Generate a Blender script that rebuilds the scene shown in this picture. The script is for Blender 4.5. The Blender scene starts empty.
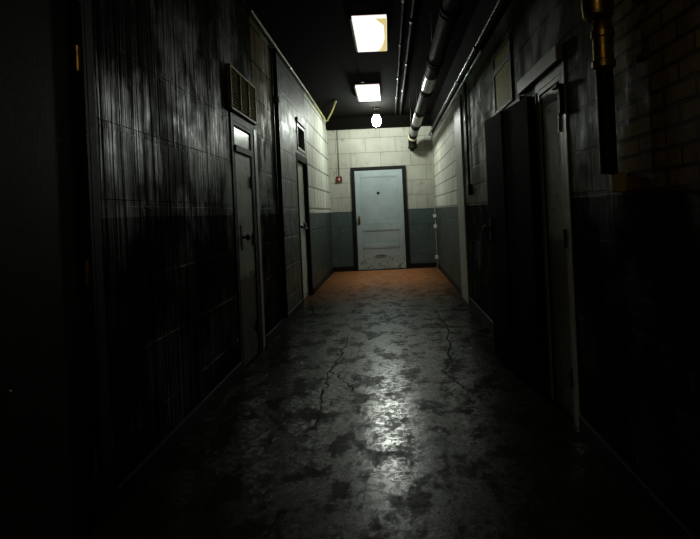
import bpy, bmesh, math, random
from mathutils import Vector, Matrix
random.seed(7)
PI = math.pi
C = bpy.context.scene.collection
XL, XR, YB, YN, ZC, H = -1.19, 0.95, 11.43, -3.2, 3.10, 1.19
DADO = 1.215

# ------------------------------------------------------------------ materials
class NT:
    def __init__(s, name):
        s.m = bpy.data.materials.new(name); s.m.use_nodes = True
        s.t = s.m.node_tree; s.t.nodes.clear()
        s.out = s.t.nodes.new('ShaderNodeOutputMaterial')
        s.b = s.t.nodes.new('ShaderNodeBsdfPrincipled')
        s.t.links.new(s.b.outputs[0], s.out.inputs[0])
    def n(s, typ, **kw):
        o = s.t.nodes.new(typ)
        for k, v in kw.items():
            if k.startswith('i_'):
                key = k[2:].replace('_', ' ')
                s.put(o.inputs[key], v)
            else: setattr(o, k, v)
        return o
    def put(s, sock, v):
        if isinstance(v, bpy.types.NodeSocket): s.t.links.new(v, sock)
        else: sock.default_value = v
    def math(s, op, a, b=0.0, c=0.0):
        o = s.t.nodes.new('ShaderNodeMath'); o.operation = op
        for i, v in enumerate((a, b, c)): s.put(o.inputs[i], v)
        return o.outputs[0]
    def mix(s, f, a, b):
        o = s.t.nodes.new('ShaderNodeMix'); o.data_type = 'RGBA'
        s.put(o.inputs[0], f); s.put(o.inputs[6], a); s.put(o.inputs[7], b)
        return o.outputs[2]
    def mul(s, f, a, b):
        o = s.t.nodes.new('ShaderNodeMix'); o.data_type = 'RGBA'; o.blend_type = 'MULTIPLY'
        s.put(o.inputs[0], f); s.put(o.inputs[6], a); s.put(o.inputs[7], b)
        return o.outputs[2]
    def ramp(s, f, lo, hi, a=0.0, b=1.0):
        o = s.t.nodes.new('ShaderNodeMapRange'); o.clamp = True
        for k, v in zip((0, 1, 2, 3, 4), (f, lo, hi, a, b)): s.put(o.inputs[k], v)
        return o.outputs[0]
    def pos(s):
        g = s.t.nodes.new('ShaderNodeNewGeometry')
        x = s.t.nodes.new('ShaderNodeSeparateXYZ'); s.t.links.new(g.outputs['Position'], x.inputs[0])
        return g.outputs['Position'], x.outputs[0], x.outputs[1], x.outputs[2]
    def vec(s, x, y, z=0.0):
        o = s.t.nodes.new('ShaderNodeCombineXYZ')
        for i, v in enumerate((x, y, z)): s.put(o.inputs[i], v)
        return o.outputs[0]
    def noise(s, v, sc, det=4.0, rough=0.55):
        o = s.n('ShaderNodeTexNoise'); s.put(o.inputs['Vector'], v)
        o.inputs['Scale'].default_value = sc; o.inputs['Detail'].default_value = det; o.inputs['Roughness'].default_value = rough
        return o.outputs[0]
    def brick(s, v, w, h, mortar, off=0.5):
        o = s.n('ShaderNodeTexBrick'); o.offset = off; o.squash = 1.0
        s.put(o.inputs['Vector'], v)
        o.inputs['Color1'].default_value = (1, 1, 1, 1); o.inputs['Color2'].default_value = (.72, .72, .72, 1)
        o.inputs['Mortar'].default_value = (0, 0, 0, 1); o.inputs['Scale'].default_value = 1.0
        o.inputs['Mortar Size'].default_value = mortar; o.inputs['Mortar Smooth'].default_value = .25
        o.inputs['Brick Width'].default_value = w; o.inputs['Row Height'].default_value = h
        return o.outputs['Color'], o.outputs['Fac']
    def bump(s, h, strength=.5, dist=.01, normal=None):
        o = s.n('ShaderNodeBump'); s.put(o.inputs['Height'], h)
        o.inputs['Strength'].default_value = strength; o.inputs['Distance'].default_value = dist
        if normal is not None: s.put(o.inputs['Normal'], normal)
        return o.outputs[0]

def plain(name, col, rough=.5, metal=0.0, var=.25, bump=.15, scale=9.0, spec=.5):
    k = NT(name); p, x, y, z = k.pos()
    nz = k.noise(p, scale, 5); nf = k.noise(p, scale*7, 3)
    c = k.mul(1.0, (*col, 1), k.mix(k.ramp(nz, .3, .7), (1-var,)*3+(1,), (1, 1, 1, 1)))
    k.put(k.b.inputs['Base Color'], c); k.b.inputs['Metallic'].default_value = metal
    k.put(k.b.inputs['Roughness'], k.ramp(nf, .3, .7, max(rough-.08, .05), rough+.1))
    k.b.inputs['Specular IOR Level'].default_value = spec
    k.put(k.b.inputs['Normal'], k.bump(nf, bump, .003))
    return k.m

def emit(name, col, st):
    k = NT(name)
    k.b.inputs['Base Color'].default_value = (.8, .8, .8, 1)
    k.b.inputs['Emission Color'].default_value = (*col, 1); k.b.inputs['Emission Strength'].default_value = st
    return k.m

UP = (.60, .61, .52, 1); LOW = (.040, .062, .052, 1)

def wall_mat(name, side):
    k = NT(name); p, x, y, z = k.pos()
    u = x if side == 'back' else y
    big = k.noise(p, 1.3, 6); mid = k.noise(p, 6.0, 6, .65); fine = k.noise(p, 45.0, 4)
    streak = k.noise(k.vec(k.math('MULTIPLY', u, 22.0), k.math('MULTIPLY', z, 1.1)), 1.0, 4, .6)
    # wavy paint line
    line = k.math('ADD', z, k.math('MULTIPLY', k.math('SUBTRACT', mid, .5), .02))
    up = k.ramp(line, DADO-.004, DADO+.004)
    if side == 'left':
        bc, bf = k.brick(k.vec(u, k.math('ADD', z, .06)), .42, .335, .016, .5)
        rib = k.noise(k.vec(k.math('MULTIPLY', u, 17.0), k.math('MULTIPLY', z, .5)), 1.0, 3, .6)
        rib = k.ramp(rib, .40, .60)
        ribamt = k.math('MULTIPLY', k.ramp(u, 5.2, 6.6, 1.3, .25), k.ramp(big, .38, .6, .5, 1.0))
    elif side == 'right':
        b1, f1 = k.brick(k.vec(u, z), .40, .205, .010, .5)
        warp = k.math('MULTIPLY', k.math('SUBTRACT', mid, .5), .012)
        b2, f2 = k.brick(k.vec(k.math('ADD', u, warp), k.math('ADD', z, warp)), .2, .068, .008, .5)
        sel = k.math('LESS_THAN', u, 2.30)
        bc = k.mix(sel, b1, b2); 
        bf = k.math('ADD', k.math('MULTIPLY', f1, k.math('SUBTRACT', 1.0, sel)), k.math('MULTIPLY', f2, sel))
    else:
        bc, bf = k.brick(k.vec(k.math('ADD', u, .12), k.math('ADD', z, .0)), .61, .30, .005, .5)
    upc = k.mix(k.ramp(big, .35, .65), UP, (.40, .40, .32, 1))
    lwc = k.mix(k.ramp(big, .35, .65), LOW, (.028, .044, .036, 1))
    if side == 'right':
        upc = k.mix(k.math('LESS_THAN', u, 7.2), k.mix(.35, upc, (.84, .85, .77, 1)), k.mix(k.ramp(mid, .4, .6), (.09, .12, .065, 1), (.18, .215, .125, 1)))  # nearer part darker: fading lamp light put into the wall colour
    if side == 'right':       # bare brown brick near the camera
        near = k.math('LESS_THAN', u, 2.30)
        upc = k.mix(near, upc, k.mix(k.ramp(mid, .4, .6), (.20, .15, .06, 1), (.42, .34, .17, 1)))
    if side == 'left':        # glazed tile, stepped darker towards the near end: light falloff put into the colour
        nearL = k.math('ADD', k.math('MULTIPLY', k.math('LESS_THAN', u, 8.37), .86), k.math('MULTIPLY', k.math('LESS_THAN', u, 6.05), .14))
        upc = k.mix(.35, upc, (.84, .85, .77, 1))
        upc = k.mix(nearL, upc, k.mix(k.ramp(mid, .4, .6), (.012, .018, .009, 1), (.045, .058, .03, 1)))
        tan = k.math('MULTIPLY', k.math('MULTIPLY', k.math('LESS_THAN', u, 5.95), k.math('GREATER_THAN', u, 5.1)), k.math('GREATER_THAN', z, 1.95))
        upc = k.mix(tan, upc, (.33, .28, .14, 1))
    if side == 'back':
        patch = k.math('MULTIPLY', k.ramp(mid, .56, .66), .5)
        upc = k.mix(patch, upc, (.38, .33, .24, 1))
        upc = k.mix(.35, upc, (.34, .32, .30, 1))
        lwc = k.mix(k.ramp(mid, .3, .7), (.075, .105, .102, 1), (.055, .082, .08, 1))
    if side != 'back':        # dado blacker on the near stretch, the dimness painted into its colour
        dull = k.math('LESS_THAN', u, 6.05 if side == 'left' else 6.88)
        lwc = k.mix(dull, lwc, (.012, .016, .012, 1))
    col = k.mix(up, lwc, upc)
    col = k.mul(.45, col, bc)
    dirt = k.ramp(streak, .55, .75)
    col = k.mix(k.math('MULTIPLY', dirt, .28 if side == 'back' else .6), col, (.035, .035, .022, 1))
    # chipped paint
    chips = k.ramp(mid, .665, .68)
    col = k.mix(k.math('MULTIPLY', chips, .6), col, (.22, .20, .15, 1)) if side != 'left' else col
    col = k.mix(k.math('MULTIPLY', bf, .2 if side == 'back' else .6), col, (.03, .03, .022, 1))
    k.put(k.b.inputs['Base Color'], col)
    lo = .24 if side == 'left' else (.42 if side == 'right' else .5)
    k.put(k.b.inputs['Roughness'], k.ramp(k.math('ADD', mid, k.math('MULTIPLY', fine, .3)), .4, .8, lo, lo+.35))
    if side != 'back':
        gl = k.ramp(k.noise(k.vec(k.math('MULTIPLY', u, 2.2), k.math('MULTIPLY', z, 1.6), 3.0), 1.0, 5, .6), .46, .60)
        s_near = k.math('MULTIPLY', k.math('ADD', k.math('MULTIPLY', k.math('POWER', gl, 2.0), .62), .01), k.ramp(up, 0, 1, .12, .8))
        k.put(k.b.inputs['Specular IOR Level'], k.ramp(dull, 0, 1, .45, s_near))
    h = k.math('MULTIPLY', bf, -1.0)
    h = k.math('ADD', h, k.math('MULTIPLY', mid, .5))
    h = k.math('ADD', h, k.math('MULTIPLY', fine, .18))
    h = k.math('ADD', h, k.math('MULTIPLY', streak, .5))
    if side == 'left': h = k.math('ADD', h, k.math('MULTIPLY', rib, ribamt))
    if side == 'right': h = k.math('ADD', h, k.math('MULTIPLY', chips, -.3))
    k.put(k.b.inputs['Normal'], k.bump(h, .75, .008))
    return k.m

def floor_mat():
    k = NT('worn painted concrete'); p, x, y, z = k.pos()
    pl = k.vec(x, k.math('MULTIPLY', y, .62))
    big = k.noise(pl, 1.6, 7, .62); mid = k.noise(pl, 5.5, 10, .74); fine = k.noise(p, 60.0, 5, .7)
    grain = k.noise(k.vec(x, k.math('MULTIPLY', y, .8)), 28.0, 6, .7)
    col = k.mix(k.ramp(big, .4, .62), (.007, .009, .006, 1), (.024, .028, .020, 1))
    # orange paint that survives at the far end
    e = k.math('ADD', y, k.math('MULTIPLY', k.math('SUBTRACT', mid, .5), 3.2))
    e = k.math('ADD', e, k.math('MULTIPLY', k.math('SUBTRACT', big, .5), 1.5))
    org = k.ramp(e, 6.8, 9.6)
    col = k.mix(org, col, (.50, .19, .07, 1))
    blot = k.ramp(mid, .47, .57)
    col = k.mix(k.math('MULTIPLY', k.math('MULTIPLY', blot, .6), k.ramp(y, 10, 8)), col, (.028, .03, .022, 1))
    col = k.mix(k.math('MULTIPLY', k.ramp(fine, .6, .72), .5), col, (.02, .02, .015, 1))
    j = k.math('PINGPONG', k.math('ADD', y, 1.05), 1.9)
    joint = k.ramp(j, .006, .012, 1.0, 0.0)
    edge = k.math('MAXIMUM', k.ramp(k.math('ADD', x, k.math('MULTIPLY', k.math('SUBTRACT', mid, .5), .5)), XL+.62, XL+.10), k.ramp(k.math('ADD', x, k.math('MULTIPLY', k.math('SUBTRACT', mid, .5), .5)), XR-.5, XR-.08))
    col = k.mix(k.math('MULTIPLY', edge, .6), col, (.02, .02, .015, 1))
    k.put(k.b.inputs['Base Color'], col)
    r = k.math('ADD', k.ramp(mid, .40, .62, .17, .30), k.ramp(fine, .5, .75, 0, .15))
    r = k.math('ADD', r, k.math('MULTIPLY', org, .1))
    k.put(k.b.inputs['Roughness'], k.math('ADD', r, k.ramp(grain, .44, .56, 0, .12)))
    k.put(k.b.inputs['Specular IOR Level'], k.math('MULTIPLY', k.ramp(mid, .455, .55, .64, .04), k.math('MULTIPLY', k.ramp(grain, .44, .58, 1.0, .4), k.ramp(edge, 0, 1, 1.0, .12))))
    h = k.math('ADD', k.math('MULTIPLY', big, .4), k.math('MULTIPLY', fine, .5))
    k.put(k.b.inputs['Normal'], k.bump(h, .25, .004))
    return k.m

def door_paint(name, a, b, rust=(.05, .04, .025), rough=.4, wear=.64, lowz=0.0, kick=0.0):
    k = NT(name); p, x, y, z = k.pos()
    big = k.noise(p, 2.5, 5); mid = k.noise(p, 16.0, 6, .65); fine = k.noise(p, 70.0, 3)
    col = k.mix(k.ramp(big, .35, .65), (*a, 1), (*b, 1))
    w = k.ramp(k.math('ADD', mid, k.ramp(z, lowz+.45, lowz, 0, .12)), wear, wear+.03)
    col = k.mix(k.math('MULTIPLY', w, .8), col, (*rust, 1))
    if kick:      # lower half darker, with a ragged edge
        kk = k.ramp(k.math('ADD', z, k.math('MULTIPLY', k.math('SUBTRACT', mid, .5), .35)), kick-.02, kick+.02, 1, 0)
        col = k.mix(k.math('MULTIPLY', kk, .8), col, (.035, .04, .028, 1))
        k.put(k.b.inputs['Specular IOR Level'], k.ramp(kk, 0, 1, .4, .1))
    k.put(k.b.inputs['Base Color'], col)
    k.put(k.b.inputs['Roughness'], k.ramp(mid, .3, .7, rough-.05, rough+.2))
    k.put(k.b.inputs['Normal'], k.bump(k.math('ADD', mid, fine), .2, .003))
    return k.m

M = {}
M['floor'] = floor_mat()
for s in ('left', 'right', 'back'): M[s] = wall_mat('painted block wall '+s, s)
M['ceiling'] = plain('dark ceiling boards', (.0035, .0033, .0025), .9, spec=.03)
M['black'] = plain('black gloss trim paint', (.010, .010, .008), .55, spec=.2)
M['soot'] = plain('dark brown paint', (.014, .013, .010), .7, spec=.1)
M['bdoor'] = door_paint('blue grey door paint', (.44, .52, .54), (.35, .43, .45), (.08, .07, .05), .42, .66)
M['gdoor'] = door_paint('pale green door paint', (.50, .60, .45), (.40, .48, .35), (.05, .045, .03), .35, .62, kick=.72)
M['pdoor'] = door_paint('grey green door paint', (.60, .66, .54), (.48, .53, .43), (.06, .05, .03), .38, .63)
M['qdoor'] = door_paint('pale grey door paint over dark kick', (.60, .66, .54), (.48, .53, .43), (.06, .05, .03), .38, .63, kick=.98)
M['ndoor'] = plain('smooth dark steel door paint', (.040, .043, .028), .6, spec=.2)
M['leaf'] = plain('near black door paint', (.006, .006, .004), .7, spec=.04)
M['jamb'] = plain('scuffed grey jamb paint', (.42, .45, .37), .4)
M['brass'] = plain('old brass', (.42, .30, .07), .35, .9)
M['yellow'] = plain('yellow painted conduit', (.42, .36, .12), .5)
M['ypane'] = plain('yellowed painted glass', (.85, .76, .12), .6, spec=.05)
M['wpane'] = plain('white painted glass', (.55, .60, .53), .22)
M['dpane'] = plain('dark glass', (.02, .025, .02), .12)
M['steel'] = plain('galvanised steel', (.22, .22, .20), .3, .85)
M['dsteel'] = plain('dark oily steel pipe', (.07, .065, .05), .3, .6)
M['cream'] = plain('cream pipe wrap', (.62, .58, .38), .7)
M['grey'] = plain('pale grey paint', (.42, .43, .36), .5)
M['louvre'] = plain('tan painted louvre', (.62, .54, .20), .5, spec=.2)
M['red'] = plain('red alarm enamel', (.15, .018, .014), .4)
M['white'] = plain('white enamel', (.8, .78, .72), .4)
M['tan'] = plain('yellowed fixture housing', (.35, .29, .10), .5)
M['panel'] = emit('fluorescent diffuser', (1.0, .91, .89), 1.30)
M['ypanel'] = emit('yellowed diffuser end', (.80, .64, .20), .9)
M['globe'] = emit('glowing glass globe', (.92, 1.0, .90), 270.0)
M['warm'] = emit('dim warm diffuser', (1.0, .70, .28), 9.0)
M['bpipe'] = plain('black gloss pipe paint', (.010, .010, .008), .6, spec=.07)
M['crack'] = plain('dark crack', (.010, .010, .008), .9)

# ------------------------------------------------------------------ helpers
def link(name, bm, mat, parent=None, bevel=0.0, smooth=False):
    me = bpy.data.meshes.new(name); bmesh.ops.recalc_face_normals(bm, faces=bm.faces)
    bm.to_mesh(me); bm.free(); me.materials.append(M[mat])
    o = bpy.data.objects.new(name, me); C.objects.link(o)
    if smooth:
        for p in me.polygons: p.use_smooth = True
        e = o.modifiers.new('es', 'EDGE_SPLIT'); e.split_angle = math.radians(35)
    if bevel:
        b = o.modifiers.new('bv', 'BEVEL'); b.width = bevel; b.segments = 2; b.limit_method = 'ANGLE'
    if parent is not None:
        o.parent = parent; o.matrix_parent_inverse = parent.matrix_world.inverted()
    return o
def B(): return bmesh.new()
def box(bm, x0, x1, y0, y1, z0, z1):
    vs = [bm.verts.new(v) for v in ((x0,y0,z0),(x1,y0,z0),(x1,y1,z0),(x0,y1,z0),(x0,y0,z1),(x1,y0,z1),(x1,y1,z1),(x0,y1,z1))]
    for f in ((0,3,2,1),(4,5,6,7),(0,1,5,4),(1,2,6,5),(2,3,7,6),(3,0,4,7)): bm.faces.new([vs[i] for i in f])
    return bm
def tube(bm, pts, r, seg=14):
    pts = [Vector(p) for p in pts]; rs = r if isinstance(r, (list, tuple)) else [r]*len(pts)
    rings = []; up = None
    for i, p in enumerate(pts):
        d = (pts[min(i+1, len(pts)-1)]-pts[max(i-1, 0)])
        if d.length < 1e-9: d = Vector((0, 1, 0))
        d.normalize()
        if up is None: up = Vector((0, 0, 1)) if abs(d.z) < .9 else Vector((1, 0, 0))
        a = d.cross(up).normalized(); up = a.cross(d).normalized()
        rings.append([bm.verts.new(p+(a*math.cos(t)+up*math.sin(t))*rs[i]) for t in [2*PI*j/seg for j in range(seg)]])
    for a, b in zip(rings, rings[1:]):
        for j in range(seg): bm.faces.new((a[j], a[(j+1)%seg], b[(j+1)%seg], b[j]))
    bm.faces.new(rings[0]); bm.faces.new(rings[-1][::-1])
    return bm
def lathe(bm, c, prof, axis='z', seg=24):
    c = Vector(c)
    def P(r, h, t):
        a, b = r*math.cos(t), r*math.sin(t)
        return c+Vector({'z': (a, b, h), 'y': (a, h, b), 'x': (h, a, b)}[axis])
    rings = [[bm.verts.new(P(max(r, 1e-4), h, 2*PI*j/seg)) for j in range(seg)] for r, h in prof]
    for a, b in zip(rings, rings[1:]):
        for j in range(seg): bm.faces.new((a[j], a[(j+1)%seg], b[(j+1)%seg], b[j]))
    bm.faces.new(rings[0]); bm.faces.new(rings[-1][::-1])
    return bm
def arc(p0, p1, p2, n=6):   # quadratic bend
    p0, p1, p2 = map(Vector, (p0, p1, p2))
    return [p0*(1-t)**2+p1*2*t*(1-t)+p2*t*t for t in [i/n for i in range(n+1)]]
def thing(name, label, cat, loc=(0,0,0), group=None, kind=None):
    o = bpy.data.objects.new(name, None); C.objects.link(o); o.location = loc
    o.empty_display_size = .1
    bpy.context.view_layer.update()
    if label: o['label'] = label
    if cat: o['category'] = cat
    if group: o['group'] = group
    if kind: o['kind'] = kind
    return o
def tag(o, label, cat, group=None):
    o['label'] = label; o['category'] = cat
    if group: o['group'] = group
    return o
def struct(o, label=None, cat=None):
    o['kind'] = 'structure'
    if label: o['label'] = label
    if cat: o['category'] = cat
    return o

def wall_x(name, X, outward, y0, y1, z0, z1, holes, mat, th=.25):
    """wall in the plane x=X with thickness th away from the corridor; holes (ya,yb,za,zb)"""
    ys = sorted({y0, y1, *[h[0] for h in holes], *[h[1] for h in holes]})
    zs = sorted({z0, z1, *[h[2] for h in holes], *[h[3] for h in holes]})
    bm = B(); Xo = X+outward*th
    def solid(i, j):
        if i < 0 or j < 0 or i >= len(ys)-1 or j >= len(zs)-1: return False
        cy, cz = (ys[i]+ys[i+1])/2, (zs[j]+zs[j+1])/2
        return not any(a < cy < b and c < cz < d for a, b, c, d in holes)
    V = {}
    def v(x, y, z):
        k = (round(x, 5), round(y, 5), round(z, 5))
        if k not in V: V[k] = bm.verts.new(k)
        return V[k]
    for i in range(len(ys)-1):
        for j in range(len(zs)-1):
            if not solid(i, j): continue
            a, b, c, d = ys[i], ys[i+1], zs[j], zs[j+1]
            bm.faces.new([v(X,a,c), v(X,b,c), v(X,b,d), v(X,a,d)])
            bm.faces.new([v(Xo,a,c), v(Xo,a,d), v(Xo,b,d), v(Xo,b,c)])
            if not solid(i-1, j): bm.faces.new([v(X,a,c), v(X,a,d), v(Xo,a,d), v(Xo,a,c)])
            if not solid(i+1, j): bm.faces.new([v(X,b,c), v(Xo,b,c), v(Xo,b,d), v(X,b,d)])
            if not solid(i, j-1): bm.faces.new([v(X,a,c), v(Xo,a,c), v(Xo,b,c), v(X,b,c)])
            if not solid(i, j+1): bm.faces.new([v(X,a,d), v(X,b,d), v(Xo,b,d), v(Xo,a,d)])
    return struct(link(name, bm, mat))

# ------------------------------------------------------------------ shell
struct(link('floor', box(B(), XL-.6, XR+1.4, YN-.2, YB+.3, -.15, 0), 'floor'))
struct(link('ceiling', box(B(), XL-.3, XR+.3, YN-.2, YB+.3, ZC, ZC+.15), 'ceiling'))
LH = [(1.28, 2.24, 0, 2.10), (4.36, 4.93, 0, 1.95), (7.42, 8.30, 0, 1.96), (7.50, 8.16, 2.07, 2.43)]
RH = [(2.98, 3.43, 0, 1.88), (3.48, 4.46, 0, 1.88), (4.10, 4.78, 1.96, 2.46)]
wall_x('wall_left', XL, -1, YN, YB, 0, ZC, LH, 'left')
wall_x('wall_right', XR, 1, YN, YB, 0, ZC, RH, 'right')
struct(link('wall_back', box(B(), XL-.25, XR+.25, YB, YB+.25, 0, ZC), 'back'))
struct(link('wall_front', box(B(), XL-.25, XR+.25, YN-.2, YN, 0, ZC), 'soot'))
# dark soffit across the far end of the ceiling
struct(link('trim_1', box(B(), XL, XR, YB-.22, YB, 2.885, ZC), 'ceiling', bevel=.004))
# baseboards
bb = box(B(), XL, -.75, YB-.025, YB, 0, .10); box(bb, .385, XR, YB-.025, YB, 0, .10)
struct(link('baseboard_back', bb, 'black', bevel=.004))
bb = B()
for a, b in ((YN, 1.2), (2.32, 4.28), (5.14, 7.34), (8.36, YB-.03)): box(bb, XL, XL+.018, a, b, 0, .09)
struct(link('baseboard_left', bb, 'black', bevel=.003))
bb = B()
for a, b in ((YN, 2.9), (4.54, YB-.03)): box(bb, XR-.018, XR, a, b, 0, .09)
struct(link('baseboard_right', bb, 'black', bevel=.003))
# the dark room behind the open doorway on the right
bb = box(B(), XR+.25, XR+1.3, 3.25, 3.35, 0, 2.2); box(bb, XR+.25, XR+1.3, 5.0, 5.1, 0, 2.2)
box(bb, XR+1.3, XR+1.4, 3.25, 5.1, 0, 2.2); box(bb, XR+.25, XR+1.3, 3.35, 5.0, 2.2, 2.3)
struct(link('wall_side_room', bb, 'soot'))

# ------------------------------------------------------------------ far door (door_1)
def far_door():
    d = thing('door_1', 'blue-grey panelled door in black frame at the corridor end', 'door', (-.18, YB, 0), kind='structure')
    x0, x1, zt = -.675, .305, 2.035
    f = box(B(), x0-.07, x0, YB-.05, YB+.0, 0, zt+.07); box(f, x1, x1+.07, YB-.05, YB, 0, zt+.07); box(f, x0, x1, YB-.05, YB, zt, zt+.07)
    link('door_frame', f, 'black', d, .006)
    y = YB-.028; yf = y-.012
    lf = box(B(), x0+.004, x1-.004, y, YB-.002, .015, zt-.004)
    link('door_leaf', lf, 'bdoor', d)
    # stiles and rails stand proud of the panels
    rails = B()
    box(rails, x0+.004, x0+.115, yf, y, .015, zt-.004); box(rails, x1-.115, x1-.004, yf, y, .015, zt-.004)
    for a, b in ((.015, .10), (.46, .52), (.81, .97), (1.90, zt-.004)): box(rails, x0+.115, x1-.115, yf, y, a, b)
    link('panel_frame', rails, 'bdoor', d, .007)
    mo = B()
    for a, b in ((.97, 1.90), (.52, .81), (.10, .46)):
        q = (x0+.115, x1-.115)
        box(mo, q[0], q[1], yf+.003, y, a, a+.018); box(mo, q[0], q[1], yf+.003, y, b-.018, b)
        box(mo, q[0], q[0]+.018, yf+.003, y, a, b); box(mo, q[1]-.018, q[1], yf+.003, y, a, b)
    link('panel_moulding', mo, 'bdoor', d, .004)
    ms = box(B(), -.33, -.09, yf-.001, y, .27, .33); o = link('mail_slot', ms, 'bdoor', d, .004)
    sl = box(B(), -.31, -.11, yf-.005, yf-.001, .292, .304); link('slot_opening', sl, 'black', o)
    npz = lathe(B(), (-.205, 0, 1.565), [(.0, y-.008), (.026, y-.008), (.03, y-.002), (.03, y)], 'y')
    link('number_plate', npz, 'black', d)
    hp = box(B(), x0+.035, x0+.085, yf-.006, yf, .93, 1.11); o = link('lock_plate', hp, 'brass', d, .003)
    o['label'] = 'tarnished brass lock plate'
    kn = lathe(B(), (x0+.06, 0, 1.06), [(.008, yf-.006), (.010, yf-.03), (.026, yf-.038), (.03, yf-.055), (.022, yf-.07), (.0, yf-.073)][::-1], 'y')
    link('door_knob', kn, 'brass', o, smooth=True)
    kh = lathe(B(), (x0+.06, 0, .965), [(.0, yf-.012), (.016, yf-.012), (.018, yf-.006)], 'y'); link('keyhole', kh, 'black', o)
    for z in (.28, 1.78):
        h = tube(B(), [(x1+.004, yf-.006, z-.05), (x1+.004, yf-.006, z+.05)], .009, 10)
        link('hinge', h, 'black', d, smooth=True)
    th = box(B(), x0, x1, YB-.06, YB-.0, 0, .012); link('threshold', th, 'black', d)
far_door()

# ------------------------------------------------------------------ side doors (generic)
def side_door(name, label, sx, X, y0, y1, zt, rec, leaf_mat, frame_mat, transom=None, tmat='wpane', handle_y=None, hinge_y=None, parts=True):
    """sx=-1 for the left wall, +1 for the right; rec = recess of the leaf behind the wall face"""
    d = thing(name, label, 'door', (X, (y0+y1)/2, 0), kind='structure')
    def bx(bm, a, b, *r):        # a,b: distance into the corridor from wall face (neg = into the wall)
        xs = sorted((X-sx*a, X-sx*b)); return box(bm, xs[0], xs[1], *r)
    f = B(); w = .05
    bx(f, .007, -.14, y0-.0, y0+w*.5, 0, zt); bx(f, .007, -.14, y1-w*.5, y1, 0, zt); bx(f, .007, -.14, y0+w*.5, y1-w*.5, zt-w*.6, zt)
    bx(f, .007, 0, y0-.06, y0, 0, zt+.06); bx(f, .007, 0, y1, y1+.06, 0, zt+.06); bx(f, .007, 0, y0, y1, zt, zt+.06)
    link('door_frame', f, frame_mat, d, .004)
    top = zt-.035
    if transom:
        t0, t1 = transom
        tr = B(); bx(tr, -rec+.02, -rec-.04, y0+.025, y1-.025, t0-.05, t0)
        link('transom_bar', tr, frame_mat, d, .003)
        pn = B(); bx(pn, -rec, -rec-.012, y0+.03, y1-.03, t0, t1); link('transom_pane', pn, tmat, d)
        top = t0-.055
    lf = B(); bx(lf, -rec, -rec-.042, y0+.03, y1-.03, .012, top)
    leaf = link('door_leaf', lf, leaf_mat, d, .003)
    if parts:
        hy = handle_y; ps = B()
        bx(ps, -rec+.006, -rec, hy-.03, hy+.03, .93, 1.13); pl = link('lock_plate', ps, 'dsteel', d, .002)
        k = tube(B(), [(X-sx*(-rec+.006), hy, 1.03), (X-sx*(-rec+.04), hy, 1.03)], .010, 12)
        tube(k, [(X-sx*(-rec+.04), hy, 1.03), (X-sx*(-rec+.052), hy, 1.03), (X-sx*(-rec+.07), hy, 1.03)], [.022, .03, .016], 14)
        link('door_knob', k, 'dsteel', pl, smooth=True)
    for z in (.25, 1.0, top-.22):
        h = tube(B(), [(X-sx*(-rec+.008), hinge_y, z-.05), (X-sx*(-rec+.008), hinge_y, z+.05)], .010, 10)
        link('hinge', h, 'brass' if name == 'door_2' else 'dsteel', d, smooth=True)
    return d, bx

d2, bx = side_door('door_2', 'smooth dark steel door at the left edge', -1, XL, 1.28, 2.24, 2.10, .015, 'ndoor', 'black', handle_y=1.36, hinge_y=2.205)
rv = lathe(B(), (XL-.015, 1.735, .68), [(.009, 0), (.009, .006), (.004, .010), (0, .011)], 'x', 12)
link('rivet', rv, 'steel', d2, smooth=True)
d3, bx = side_door('door_3', 'pale green door under the tan louvre vent on the left', -1, XL, 4.36, 4.93, 1.95, .002, 'gdoor', 'black', (1.765, 1.905), 'wpane', handle_y=4.50, hinge_y=4.86)
cs = B(); bx(cs, .010, 0, 5.02, 5.12, 0, 1.98); link('casing', cs, 'jamb', d3, .004)
for z, s in ((1.35, .012), (1.28, .012), (1.5, .01)):     # small holes and plate on the leaf
    h = lathe(B(), (XL-.012, 4.70, z), [(s, 0), (s, .004), (0, .005)], 'x', 10); link('bolt', h, 'black', d3)
d4, bx = side_door('door_4', 'narrow grey door with a bolt, farther along the left wall', -1, XL, 7.42, 8.30, 1.96, .05, 'pdoor', 'soot', handle_y=7.6, hinge_y=8.24)
bo = B(); bx(bo, -.02, -.05, 8.05, 8.2, 1.0, 1.07)
sb = link('slide_bolt', bo, 'dsteel', d4, .003)
tb = tube(B(), [(XL-.015, 7.98, .99), (XL-.015, 8.27, .99)], .009, 8); link('bolt_bar', tb, 'steel', sb)

# transom window above door_4
w = thing('window_1', 'dark transom window above the far left door', 'window', (XL, 7.83, 2.25), kind='structure')
f = B()
for a, b, c, e in ((7.50, 7.54, 2.07, 2.43), (8.12, 8.16, 2.07, 2.43), (7.54, 8.12, 2.07, 2.11), (7.54, 8.12, 2.39, 2.43)): box(f, XL-.10, XL+.012, a, b, c, e)
link('window_frame', f, 'jamb', w, .004)
link('pane', box(B(), XL-.06, XL-.05, 7.54, 8.12, 2.11, 2.39), 'dpane', w)
# little lintel lamp-grey cap above
link('window_head', box(B(), XL, XL+.03, 7.46, 8.2, 2.44, 2.50), 'grey', w, .004)

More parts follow.
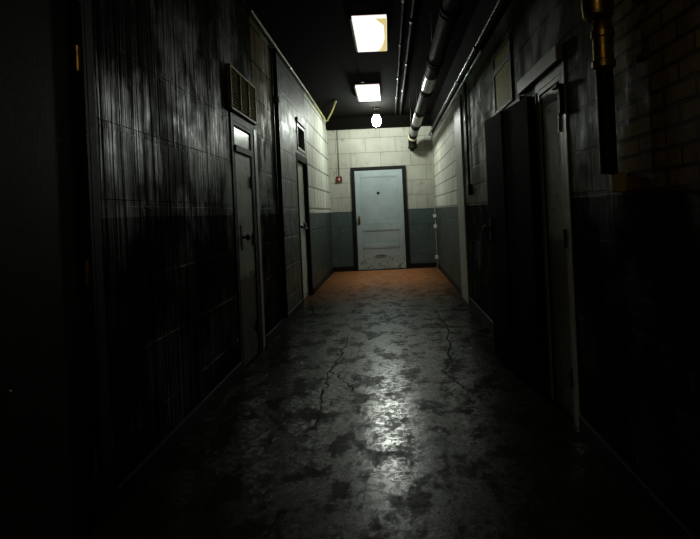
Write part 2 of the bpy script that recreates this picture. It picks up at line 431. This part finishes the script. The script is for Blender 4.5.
# right: pale fixed door (door_5) and open black leaf (door_6)
d5, bx = side_door('door_5', 'narrow pale grey door on the right wall', 1, XR, 2.98, 3.43, 1.88, .001, 'qdoor', 'jamb', handle_y=3.34, hinge_y=3.02, parts=False)
hd = B(); box(hd, XR-.035, XR, 2.95, 3.84, 1.945, 2.03); link('door_header', hd, 'jamb', d5, .004)
st = B(); box(st, XR-.003, XR+.001, 3.365, 3.395, .02, 1.83); box(st, XR-.003, XR+.001, 3.02, 3.365, 1.765, 1.785)
link('door_stop', st, 'black', d5)
cl = B(); box(cl, XR-.03, XR, 2.935, 2.97, 1.66, 1.82); 
o = link('door_closer', cl, 'black', d5, .006)
cb = box(B(), XR-.045, XR-.02, 2.935, 3.02, 1.80, 1.82); link('closer_arm', cb, 'black', o, .003)
d6 = thing('door_6', 'black door leaf standing ajar beside the narrow pale door', 'door', (XR, 3.54, 0), kind='structure')
f = B(); box(f, XR-.012, XR+.14, 3.46, 3.48, 0, 1.88)
box(f, XR-.018, XR+.14, 4.46, 4.52, 0, 1.88); box(f, XR-.012, XR+.14, 3.48, 4.46, 1.865, 1.88); box(f, XR-.018, XR, 3.85, 4.52, 1.88, 1.94)
link('door_frame', f, 'black', d6, .004)
ang = math.atan2(.105, .93)
def leafbox(name, a, b, n0, n1, z0, z1, mat, par, bev=.003):   # a..b along the leaf, n = towards corridor
    bm = box(B(), -n1, -n0, a, b, z0, z1)
    bmesh.ops.transform(bm, matrix=Matrix.Translation((XR-.045, 3.475, 0)) @ Matrix.Rotation(ang, 4, 'Z'), verts=bm.verts)
    return link(name, bm, mat, par, bev)
lf = leafbox('door_leaf', 0, .94, -.02, .02, .012, 1.862, 'leaf', d6)
lf2 = leafbox('door_stile', .50, .54, .02, .028, .012, 1.862, 'leaf', lf)
leafbox('lock_plate', .86, .91, .02, .026, .92, 1.10, 'black', lf)
kn = B(); tube(kn, [(-.026, .885, 1.02), (-.055, .885, 1.02), (-.065, .885, 1.02), (-.085, .885, 1.02)], [.010, .010, .028, .018], 14)
bmesh.ops.transform(kn, matrix=Matrix.Translation((XR-.045, 3.475, 0)) @ Matrix.Rotation(ang, 4, 'Z'), verts=kn.verts)
link('door_knob', kn, 'dsteel', lf, smooth=True)

# yellow transom window on the right
w = thing('window_2', 'yellowed transom window above the open black door', 'window', (XR, 4.45, 2.2), kind='structure')
f = B()
for a, b, c, e in ((4.10, 4.145, 1.96, 2.46), (4.745, 4.78, 1.96, 2.46), (4.145, 4.745, 1.96, 1.985), (4.145, 4.745, 2.43, 2.46), (4.145, 4.745, 2.285, 2.33)): box(f, XR-.012, XR+.1, a, b, c, e)
link('window_frame', f, 'black', w, .004)
for z0, z1 in ((1.985, 2.285), (2.33, 2.43)):
    link('pane', box(B(), XR-.004, XR+.006, 4.145, 4.745, z0, z1), 'ypane', w)

# ------------------------------------------------------------------ louvre vent above door_3
v = thing('louvre_vent', 'tan slatted louvre vent above the pale green door on the left', 'vent', (XL, 4.7, 2.025))
y0, y1, z0, z1 = 4.27, 5.09, 2.025, 2.37
f = B()
box(f, XL, XL+.03, y0, y0+.025, z0, z1); box(f, XL, XL+.03, y1-.025, y1, z0, z1)
box(f, XL, XL+.03, y0+.025, y1-.025, z0, z0+.02); box(f, XL, XL+.03, y0+.025, y1-.025, z1-.02, z1)
link('vent_frame', f, 'louvre', v, .003)
link('backing', box(B(), XL, XL+.004, y0+.025, y1-.025, z0+.02, z1-.02), 'black', v)
for i in range(2):
    yy = y0+(y1-y0)*(i+1)/3
    link('divider', box(B(), XL+.004, XL+.034, yy-.01, yy+.01, z0+.02, z1-.02), 'louvre', v, .002)
for i in range(12):
    z = z0+.035+i*(z1-z0-.06)/12
    s = B(); vs = [s.verts.new(q) for q in ((XL+.014, y0+.026, z+.019), (XL+.024, y0+.026, z), (XL+.024, y1-.026, z), (XL+.014, y1-.026, z+.019),
         (XL+.017, y0+.026, z+.021), (XL+.028, y0+.026, z+.002), (XL+.028, y1-.026, z+.002), (XL+.017, y1-.026, z+.021))]
    for q in ((0,1,2,3),(4,5,6,7),(0,1,5,4),(1,2,6,5),(2,3,7,6),(3,0,4,7)): s.faces.new([vs[t] for t in q])
    link('slat', s, 'louvre', v)

# ------------------------------------------------------------------ ceiling lights
def fixture(y0, y1, xc, label, lens='panel', wd=.18, group='ceiling panel lights'):
    t = thing('ceiling_light', label, 'light', (xc, (y0+y1)/2, ZC), group)
    h = B(); z0 = ZC-.065
    box(h, xc-wd, xc+wd, y0, y1, z0+.03, ZC); box(h, xc-wd, xc-wd+.022, y0, y1, z0+.002, z0+.03); box(h, xc+wd-.006, xc+wd, y0, y1, z0+.002, z0+.03)
    link('housing', h, 'tan', t, .004)
    l = box(B(), xc-wd+.022, xc+wd-.006, y0+.004, y1-.004, z0, z0+.03)
    link('diffuser', l, lens, t)
    return t
t = fixture(5.34, 6.46, -.115, 'white glowing ceiling panel nearest the camera, the larger one with a yellowed corner')
cb = B(); vs = [cb.verts.new(q) for q in ((.056, 5.35, ZC-.0655), (-.05, 5.35, ZC-.0655), (.03, 5.55, ZC-.0655), (.035, 6.0, ZC-.0655), (.0, 6.3, ZC-.0655), (-.05, 6.45, ZC-.0655), (.056, 6.45, ZC-.0655))]
vt = [cb.verts.new(v_.co+Vector((0, 0, -.003))) for v_ in vs]
cb.faces.new(vs); cb.faces.new(vt[::-1])
for i in range(len(vs)): cb.faces.new((vs[i], vs[(i+1) % len(vs)], vt[(i+1) % len(vs)], vt[i]))
o = link('yellowed_corner', cb, 'ypanel', t); o['label'] = 'yellowed strip of the diffuser'
fixture(8.24, 9.34, -.245, 'smaller white glowing ceiling panel, between the large one and the round lamp', wd=.19)
fixture(-2.4, -1.3, -.9, 'dim warm ceiling panel behind the camera', 'warm', group='ceiling panel lights')

g = thing('globe_lamp', 'round bright white globe lamp hanging before the far door', 'lamp', (-.155, 10.3, ZC))
gz = 2.864
link('ceiling_plate', lathe(B(), (-.155, 10.3, ZC), [(.055, 0), (.055, -.02), (.03, -.035), (.012, -.04)], 'z'), 'dsteel', g, smooth=True)
link('stem', tube(B(), [(-.155, 10.3, ZC-.03), (-.155, 10.3, gz+.12)], .009, 10), 'dsteel', g)
link('lamp_holder', lathe(B(), (-.155, 10.3, gz), [(.02, .155), (.045, .14), (.05, .105), (.045, .09)], 'z'), 'dsteel', g, smooth=True)
link('glass_globe', lathe(B(), (-.155, 10.3, gz), [(.0, -.115), (.035, -.108), (.062, -.085), (.078, -.045), (.08, 0), (.074, .045), (.058, .08), (.045, .095), (.03, .1)], 'z', 28), 'globe', g, smooth=True)

# ------------------------------------------------------------------ pipes
p = thing('drain_pipe', 'thick segmented overhead pipe running to an elbow above the far door', 'pipe', (.53, 7, 2.64))
px, pz = .53, 2.63
link('pipe', tube(B(), [(px, 3.2, pz+.06), (px, 11.0, pz)], .074, 22), 'bpipe', p, smooth=True)
for y in (4.2, 5.6, 6.9, 8.3, 9.6, 10.7):
    zz = pz+.06*(11-y)/7.8
    link('coupling', lathe(B(), (px, y, zz), [(.069, -.07), (.085, -.06), (.085, -.03), (.078, -.028), (.078, .028), (.085, .03), (.085, .06), (.069, .07)], 'y'), 'bpipe', p, smooth=True)
for a_, b_ in ((6.1, 6.75), (8.45, 9.3), (9.8, 10.45)):  # steel sections added so the pipe catches glints
    o = link('glint_sleeve', tube(B(), [(px, a_, pz+.06*(11-a_)/7.8), (px, b_, pz+.06*(11-b_)/7.8)], .078, 22), 'steel', p, smooth=True)
    o['label'] = 'bare metal sleeve section added for its glint'
for y in (4.9, 7.6, 9.6):
    zz = pz+.06*(11-y)/7.8
    h = B(); box(h, px-.09, px-.085, y-.015, y+.015, zz-.02, ZC); box(h, px+.085, px+.09, y-.015, y+.015, zz-.02, ZC)
    link('hanger', h, 'steel', p)
link('pipe_wrap', tube(B(), [(px, 10.9, pz), (px, 11.04, pz-.004)], .092, 22), 'cream', p, smooth=True)
el = arc((px, 11.0, pz-.003), (px, 11.17, pz-.005), (px-.0, 11.19, pz-.14), 8)
link('elbow', tube(B(), el, [.085]*9, 20), 'bpipe', p, smooth=True)
link('flange', lathe(B(), (px, 11.20, pz-.17), [(.06, -.05), (.088, -.045), (.092, 0), (.08, .03), (.07, .035)], 'z'), 'bpipe', p, smooth=True)
link('wall_stub', tube(B(), [(px, 11.19, pz-.2), (px, YB, pz-.2)], .05, 16), 'bpipe', p, smooth=True)

def conduit(label, pts, r, mat, clampys=(), axis=None, name='conduit', group=None):
    m = [Vector(q) for q in pts]
    t = thing(name, label, 'pipe', m[0], group)
    link('tube', tube(B(), pts, r, 12), mat, t, smooth=True)
    for q in clampys:
        link('coupling', tube(B(), [Vector(q)-Vector(axis)*.03, Vector(q)+Vector(axis)*.03], r*1.5, 12), 'steel', t, smooth=True)
    return t
Yx = (0, 1, 0); Zx = (0, 0, 1)
conduit('dark conduit along the top of the right wall', [(.885, 2.42, 2.70), (.885, 6.0, 2.70), (.885, 11.4, 2.70)], .017, 'dsteel', [(.885, y, 2.70) for y in (2.7, 3.9, 5.3, 6.7, 8.1, 9.5, 10.8)], Yx)
conduit('thin conduit just under the thicker one on the right wall', [(.925, 5.2, 2.64), (.925, 11.4, 2.64)], .013, 'steel', [(.925, y, 2.64) for y in (6.0, 7.6, 9.2)], Yx)
conduit('thin ceiling conduit between the panel lights and the thick pipe', [(.215, 3.0, ZC-.014), (.215, 11.0, ZC-.014)], .014, 'bpipe', [(.215, y, ZC-.014) for y in (5.05, 6.4, 8.0, 9.4)], Yx)
conduit('second thin ceiling conduit, right beside the thick pipe', [(.31, 3.0, ZC-.018), (.31, 11.0, ZC-.018)], .018, 'bpipe', [(.31, y, ZC-.018) for y in (5.6, 7.2, 8.8)], Yx)
# yellow conduit on the left: along the wall top, then back up across the ceiling
conduit('yellow conduit along the top of the left wall bending up at the far end',
        [(-1.155, 5.0, 3.04), (-1.155, 8.5, 3.04), (-1.155, 10.4, 3.02)]+arc((-1.155, 10.5, 3.015), (-1.155, 10.75, 2.965), (-1.11, 10.8, 2.98), 5)+[(-.98, 10.3, 3.04), (-.80, 9.4, 3.086)], .015, 'yellow',
        [(-1.155, 7.0, 3.04), (-1.155, 9.2, 3.033)], Yx)
conduit('dark vertical conduit on the left wall between the two green-grey doors', [(-1.165, 6.05, .09), (-1.165, 6.05, 2.6), (-1.165, 6.05, 3.0)], .024, 'soot', [(-1.165, 6.05, z) for z in (1.0, 2.45)], Zx)
# pale vertical pipe and dark drop conduit, right
struct(link('trim_5', box(B(), .925, XR, 6.88, 7.5, 0, 2.58), 'grey', bevel=.004))
struct(link('trim_6', box(B(), .925, XR, 2.3, YB-.22, 2.665, ZC), 'ceiling'))  # added dark board, stands in for shade at the wall top
t = conduit('dark drop conduit ending in a switch box on the right wall', [(.925, 6.35, 1.44), (.925, 6.35, 2.60)], .014, 'black', [(.925, 6.35, 2.2)], Zx)
link('switch_box', box(B(), .90, .95, 6.30, 6.40, 1.33, 1.45), 'black', t, .005)
# hinge-like brackets by the back right corner
t = conduit('thin pale pipe with white brackets in the far right corner', [(.925, 11.25, .02), (.925, 11.25, 2.5)], .010, 'grey', (), None)
for z in (.22, .84, 1.05):
    link('bracket', box(B(), .885, .95, 11.22, 11.29, z-.035, z+.035), 'white', t, .006)
# riser on near right wall
r = thing('riser_pipe', 'dark riser pipe with brass collar on the near brick wall', 'pipe', (.90, 2.24, 1.3))
link('pipe', tube(B(), [(.885, 2.24, 1.30), (.885, 2.24, 3.10)], .034, 18), 'black', r, smooth=True)
link('brass_collar', lathe(B(), (.885, 2.24, 1.72), [(.035, 0), (.046, .005), (.046, .03), (.040, .035), (.040, .12), (.046, .125), (.046, .15), (.040, .155), (.038, .18), (.035, .185)], 'z'), 'brass', r, smooth=True)
link('bell_fitting', lathe(B(), (.87, 2.24, 1.92), [(.045, 0), (.058, .01), (.062, .04), (.062, .11), (.055, .13), (.04, .15)], 'z'), 'brass', r, smooth=True)
link('outlet_box', box(B(), .89, .95, 2.22, 2.26, 1.225, 1.30), 'yellow', r, .005)

# fire alarm by the far door
a = thing('fire_alarm', 'small red alarm box with white mark, left of the far door', 'alarm', (-.985, YB, 1.88))
link('case', box(B(), -1.045, -.925, YB-.045, YB, 1.82, 1.94), 'red', a, .008)
mk = box(B(), -.990, -.972, YB-.049, YB-.045, 1.855, 1.905); box(mk, -1.005, -.990, YB-.049, YB-.045, 1.872, 1.888)
link('white_mark', mk, 'white', a)
link('conduit', tube(B(), [(-.985, YB-.015, 1.94), (-.985, YB-.015, 2.885)], .009, 10), 'dsteel', a)
s = thing('sprinkler_head', 'tiny sprinkler head on the ceiling before the smaller panel', 'sprinkler', (-.30, 8.0, ZC))
link('stem', tube(B(), [(-.30, 8.0, ZC), (-.30, 8.0, ZC-.05)], .010, 10), 'steel', s)
link('deflector', lathe(B(), (-.30, 8.0, ZC-.055), [(.0, -.004), (.022, -.002), (.022, .002), (.008, .006)], 'z'), 'steel', s)

# cracks in the floor
def px2floor(x, y):
    r = .045; u = x-389; v_ = y-211
    xs = u*math.cos(r)-v_*math.sin(r); zs = u*math.sin(r)+v_*math.cos(r)
    Y = 560*H/zs; return (xs*Y/560, Y)
def crack(n, pts, w):
    P = [Vector((*px2floor(*q), 0)) for q in pts]; D = []
    for a_, b_ in zip(P, P[1:]):
        for i in range(9):
            q = a_.lerp(b_, i/9); nrm = Vector((b_.y-a_.y, a_.x-b_.x, 0)).normalized()
            D.append(q+nrm*random.uniform(-.022, .022))
    D.append(P[-1]); bm = B(); prev = None
    for i, q in enumerate(D):
        d_ = (D[min(i+1, len(D)-1)]-D[max(i-1, 0)]); nn = Vector((d_.y, -d_.x, 0)).normalized()
        ww = w*random.uniform(.35, 1.0)
        cur = (bm.verts.new(q+nn*ww+Vector((0, 0, .0008))), bm.verts.new(q-nn*ww+Vector((0, 0, .0008))))
        if prev: bm.faces.new((prev[0], prev[1], cur[1], cur[0]))
        prev = cur
    return struct(link('trim_%d' % n, bm, 'crack'))
crack(2, [(433, 309), (446, 327), (451, 358), (443, 371), (454, 381), (470, 391)], .012)
crack(3, [(350, 338), (340, 355), (330, 371), (324, 395), (311, 430)], .010)
crack(4, [(330, 371), (345, 380), (352, 392)], .007)

# ------------------------------------------------------------------ world, camera
wd = bpy.data.worlds.new('World'); bpy.context.scene.world = wd; wd.use_nodes = True
wd.node_tree.nodes['Background'].inputs[0].default_value = (0, 0, 0, 1)
cam = bpy.data.cameras.new('Camera'); co = bpy.data.objects.new('Camera', cam); C.objects.link(co)
co.location = (0, 0, H)
ROLL = .045
co.matrix_world = Matrix.Translation((0, 0, H)) @ Matrix.Rotation(ROLL, 4, 'Y') @ Matrix.Rotation(PI/2, 4, 'X')
cam.sensor_width = 36; cam.lens = 560/700*36
cam.shift_x = -39/700; cam.shift_y = -58.5/700
cam.clip_start = .05
sc = bpy.context.scene; sc.camera = co
sc.view_settings.view_transform = 'Standard'; sc.view_settings.look = 'None'
sc.view_settings.exposure = -0.2; sc.view_settings.gamma = 1.0; sc.view_settings.use_curve_mapping = False
